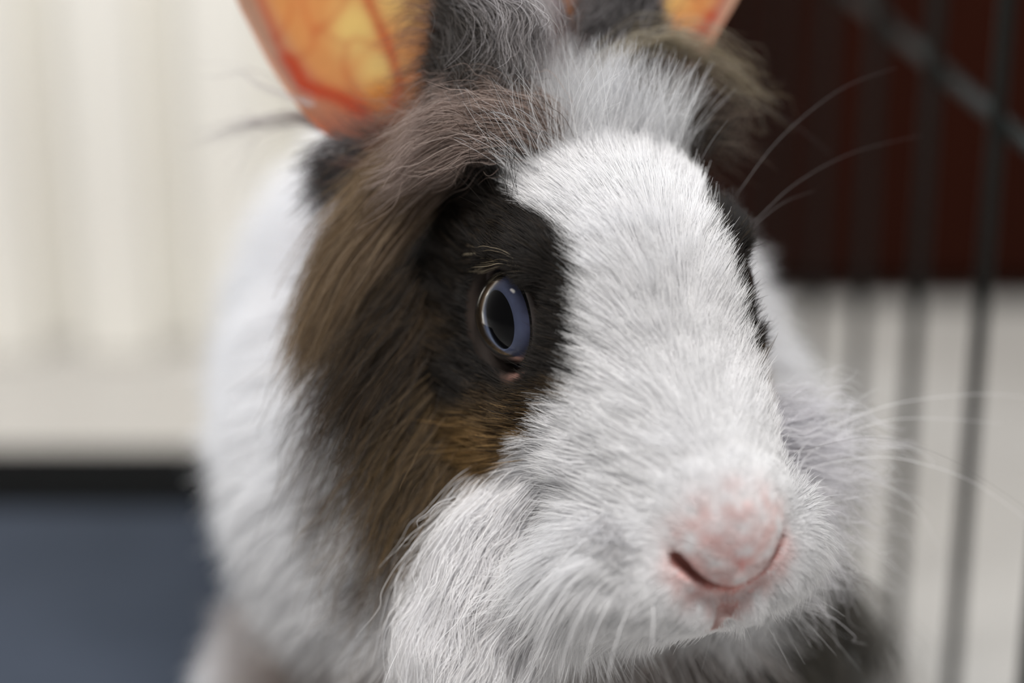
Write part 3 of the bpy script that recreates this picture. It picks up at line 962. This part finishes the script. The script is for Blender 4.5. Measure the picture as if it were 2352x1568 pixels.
locks('ear_base_fur', [
    [(1400, 200, .455), (1440, 150, .458), (1490, 130, .462), (1530, 140, .465)],
    [(1440, 240, .455), (1490, 190, .459), (1550, 180, .463), (1600, 200, .466)],
    [(1480, 280, .452), (1540, 240, .457), (1600, 240, .461), (1640, 270, .465)],
    [(1540, 320, .450), (1590, 300, .455), (1640, 310, .459), (1680, 360, .463)],
], 2200, [lin(40, 33, 28), lin(74, 62, 52), lin(110, 98, 88)], spread=0.003, wob=0.003, seed=10)
locks('crest_fur', [
    [(1245, 230, .476), (1232, 130, .480), (1228, 30, .484), (1222, -60, .488)],
    [(1280, 240, .476), (1262, 130, .480), (1256, 30, .484), (1250, -60, .488)],
    [(1320, 240, .474), (1300, 130, .478), (1296, 30, .482), (1300, -60, .486)],
], 2200, [lin(232, 234, 240), lin(200, 200, 206)], spread=0.0022, wob=0.003, seed=12)
locks('flank_locks', [
    [(1790, 1250, .490), (1860, 1310, .494), (1930, 1400, .498), (1980, 1510, .502), (2005, 1620, .506)],
    [(1810, 1270, .494), (1890, 1330, .498), (1960, 1430, .502), (2020, 1540, .506), (2050, 1640, .510)],
    [(1750, 1320, .490), (1810, 1390, .494), (1870, 1480, .498), (1910, 1570, .502), (1930, 1650, .506)],
], 700, [lin(40, 42, 38), lin(76, 74, 68), lin(130, 124, 118)], spread=0.003, wob=0.003, seed=19, rad=0.00008)
# fluff along the inner edge of the near ear
for nm_, gl, n_, cl in (
    ('ear_fluff_dark', [
        [(1030, -60, .444), (1080, -30, .440), (1130, 10, .438), (1160, 70, .438), (1165, 140, .439)],
        [(1020, 30, .446), (1070, 50, .441), (1110, 90, .439), (1135, 150, .438), (1140, 205, .438)],
        [(1010, 120, .447), (1055, 130, .442), (1090, 160, .440), (1110, 200, .438), (1115, 235, .437)],
        [(1000, 210, .447), (1040, 200, .442), (1080, 210, .440), (1105, 235, .438), (1110, 260, .437)],
    ], 5200, [lin(44, 40, 37), lin(66, 60, 56), lin(90, 84, 80)]),
    ('ear_fluff_grey', [
        [(1100, -90, .441), (1160, -50, .438), (1200, 10, .437), (1214, 80, .437), (1196, 150, .438), (1180, 190, .439)],
        [(1080, -40, .441), (1140, -10, .437), (1180, 40, .436), (1190, 100, .436), (1170, 150, .437), (1150, 185, .438)],
        [(1060, 20, .441), (1110, 20, .437), (1145, 60, .435), (1150, 110, .435), (1130, 150, .436), (1110, 170, .437)],
    ], 2400, [lin(150, 145, 146), lin(190, 187, 190), lin(96, 90, 88)]),
    ('ear_fringe', [
        [(1055, -80, .445), (1010, -70, .449), (965, -55, .453), (925, -45, .457)],
        [(1050, 40, .445), (1005, 50, .449), (960, 70, .453), (925, 85, .457)],
        [(1040, 150, .445), (1000, 165, .449), (960, 180, .452), (925, 195, .455)],
        [(1020, 250, .445), (985, 265, .449), (945, 270, .452), (905, 270, .455)],
        [(980, 320, .446), (930, 300, .450), (890, 280, .454), (850, 270, .458)],
    ], 1200, [lin(130, 96, 78), lin(164, 132, 114), lin(90, 66, 54)]),
):
    locks(nm_, gl, n_, cl, lmin=0.5, spread=0.0022, wob=0.0026, wscale=0.005, seed=13, rad=0.000045)
locks('ear_base_fur', [
    [(1000, 350, .446), (940, 335, .450), (880, 320, .456), (820, 300, .462)],
    [(980, 365, .446), (910, 350, .450), (840, 335, .457), (780, 312, .463)],
    [(940, 385, .447), (880, 375, .451), (810, 360, .458), (750, 340, .464)],
], 900, [lin(84, 50, 40), lin(120, 84, 70), lin(60, 44, 38), lin(140, 118, 110)], spread=0.002, wob=0.002, seed=23, lmin=0.4)
locks('forelock', [
    [(1275, 285, .438), (1205, 235, .436), (1115, 218, .436), (1025, 245, .439), (945, 305, .443)],
    [(1262, 325, .436), (1190, 280, .433), (1100, 268, .433), (1000, 305, .436), (905, 375, .440)],
    [(1205, 345, .435), (1130, 322, .432), (1050, 328, .432), (960, 375, .435), (865, 455, .439)],
], 3200, [lin(112, 94, 86), lin(160, 142, 134), lin(190, 174, 166), lin(84, 68, 58)], spread=0.002, wob=0.0024, seed=27, lmin=0.45, clump=70)
# dark strands behind the near ear, over the white shoulder, and loose wisps
locks('shoulder_strands', [
    [(840, 335, .452), (780, 330, .456), (720, 345, .460), (680, 365, .464)],
    [(840, 370, .452), (780, 385, .456), (730, 405, .460), (690, 430, .464)],
    [(840, 400, .452), (790, 425, .456), (740, 455, .460), (695, 490, .464)],
    [(850, 430, .450), (800, 465, .454), (760, 505, .458), (720, 545, .462)],
], 900, [lin(66, 62, 62), lin(110, 104, 104)], spread=0.001, wob=0.002, seed=14, clump=9)
locks('loose_wisps', [
    [(740, 290, .470), (680, 265, .472), (600, 268, .473), (520, 292, .475), (440, 318, .477)],
    [(740, 292, .470), (690, 275, .472), (610, 280, .473), (540, 300, .475), (490, 318, .477)],
    [(760, 300, .468), (690, 295, .471), (620, 325, .473), (560, 400, .475), (505, 560, .477)],
], 46, [lin(150, 145, 145), lin(186, 182, 184)], spread=0.0008, wob=0.002, seed=15, clump=5, lmin=0.6)
locks('muzzle_fluff', [
    [(1770, 910, .440), (1825, 930, .446), (1880, 955, .451), (1940, 985, .455)],
    [(1775, 1000, .438), (1850, 995, .445), (1930, 1003, .451), (2010, 1020, .456)],
    [(1775, 1090, .438), (1850, 1088, .445), (1930, 1108, .451), (2005, 1150, .456)],
    [(1765, 1180, .438), (1835, 1200, .445), (1900, 1245, .451), (1955, 1310, .456)],
    [(1735, 1260, .437), (1795, 1295, .444), (1850, 1345, .450), (1890, 1405, .455)],
], 1700, [lin(228, 227, 232), lin(214, 212, 216), lin(238, 238, 242)], spread=0.003, wob=0.003, seed=33, lmin=0.35)
locks('ear_fluff', [
    [(1440, -90, .462), (1385, -40, .459), (1340, 20, .457), (1315, 90, .456)],
    [(1480, -60, .463), (1420, 0, .460), (1375, 60, .457), (1345, 125, .456)],
    [(1500, 20, .464), (1445, 60, .461), (1405, 110, .458), (1385, 155, .456)],
    [(1510, 90, .464), (1465, 110, .461), (1430, 140, .459), (1410, 175, .457)],
], 2600, [lin(46, 43, 42), lin(76, 71, 70), lin(150, 147, 150)], spread=0.0024, wob=0.003, seed=35, lmin=0.5)
locks('temple_wisps', [
    [(720, 240, .462), (660, 205, .466), (600, 170, .468), (540, 150, .470), (480, 148, .472)],
    [(720, 240, .462), (660, 222, .466), (590, 205, .468), (510, 190, .470), (430, 178, .472)],
], 12, [lin(150, 145, 145), lin(186, 182, 184)], spread=0.0008, wob=0.002, seed=16, lmin=0.6)
locks('cheek_wisps', [
    [(760, 760), (720, 840), (700, 920), (690, 1020), (700, 1100)],
    [(800, 1050), (740, 1130), (700, 1220), (670, 1300), (630, 1420)],
    [(860, 1190), (800, 1260), (760, 1340), (740, 1420), (700, 1520)],
    [(940, 1300), (925, 1380), (910, 1450), (900, 1520), (880, 1600)],
    [(980, 1330), (960, 1400), (950, 1470), (945, 1540), (930, 1620)],
], 90, [lin(70, 60, 54), lin(140, 130, 122)], zfall=0.45, spread=0.002, wob=0.003, seed=17, clump=24, lmin=0.5, rad=0.00006)
locks('eyebrow_hairs', [
    [(1185, 600), (1150, 585), (1110, 590), (1075, 605), (1050, 622)],
    [(1190, 620), (1150, 602), (1110, 605), (1085, 618), (1060, 635)],
], 90, [lin(60, 48, 34), lin(190, 176, 150), lin(40, 32, 26)], off=0.006, spread=0.0008, wob=0.001, seed=18, clump=14)

# ------------------------------------------------------------------ whiskers
M_ww = material('white_whisker', lin(235, 235, 238), 0.4)
M_wd = material('grey_whisker', lin(96, 92, 92), 0.4)
WHISK = [
    (1, [(1840, 1030, .437), (1960, 960, .444), (2080, 922, .450), (2260, 905, .456), (2400, 918, .460)]),
    (1, [(1850, 1050, .437), (2000, 975, .444), (2120, 960, .450), (2300, 972, .456)]),
    (0, [(1790, 1065, .430), (1900, 1020, .432), (2020, 1005, .434), (2150, 1040, .436), (2260, 1100, .438), (2400, 1195, .440)]),
    (1, [(1830, 1090, .436), (2000, 1050, .441), (2120, 1065, .445), (2240, 1110, .448), (2390, 1215, .452)]),
    (1, [(1850, 1120, .440), (2020, 1112, .446), (2100, 1160, .450), (2160, 1260, .454)]),
    (0, [(1840, 1180, .440), (1960, 1182, .446), (2060, 1240, .450), (2110, 1300, .454)]),
    (0, [(1820, 1240, .440), (1930, 1285, .446), (2020, 1365, .450)]),
    (1, [(1440, 1175, .412), (1330, 1250, .413), (1200, 1385, .415), (1110, 1490, .418), (1030, 1600, .420)]),
    (1, [(1410, 1250, .411), (1310, 1340, .412), (1235, 1460, .414), (1195, 1610, .417)]),
    (1, [(1430, 1290, .410), (1350, 1380, .411), (1300, 1490, .413), (1275, 1620, .416)]),
    (1, [(1445, 1320, .409), (1390, 1400, .410), (1350, 1500, .412), (1330, 1620, .415)]),
    (1, [(1475, 1345, .408), (1430, 1430, .409), (1402, 1530, .411), (1398, 1600, .413)]),
    (1, [(1500, 1370, .407), (1500, 1440, .408), (1496, 1505, .409)]),
    (1, [(1450, 1215, .411), (1350, 1300, .413), (1265, 1430, .415), (1215, 1560, .418), (1205, 1620, .419)]),
    (0, [(1690, 450, .442), (1780, 330, .446), (1880, 240, .450), (1960, 190, .453), (2060, 155, .456)]),
    (0, [(1730, 510, .442), (1830, 420, .448), (1960, 350, .454), (2120, 310, .460)]),
    (0, [(1735, 515, .442), (1800, 465, .447), (1870, 438, .452)]),
    (0, [(1560, 165, .462), (1720, 230, .464), (1830, 290, .466), (1912, 357, .468)]),
    (0, [(760, 1000, .446), (740, 1015, .447), (660, 1075, .450), (605, 1180, .452), (570, 1285, .454), (552, 1350, .455)]),
]
for wi, (wcol, g) in enumerate(WHISK):
    g = np.array(g)
    if g[0][0] < 1520 and g[0][1] > 1100: g[:, 2] -= np.linspace(0.004, 0.013, len(g))
    gp = W(*g.T)
    if wi < 7: gp = np.vstack([h2w(A(42 - wi * 1.3, -19, -28.5 - wi * 1.6) * mm), gp])   # rooted in the far whisker pad
    pts = spline(gp, 22)
    r = np.linspace(1, 0.25, 22) * (0.00009 if g[0][0] < 1600 else 0.00008) * (1.0 if wcol else 0.6)
    R(tube('whisker', pts, r, M_ww if wcol else M_wd, seg=5))
print('total', round(time.time() - T0, 1))
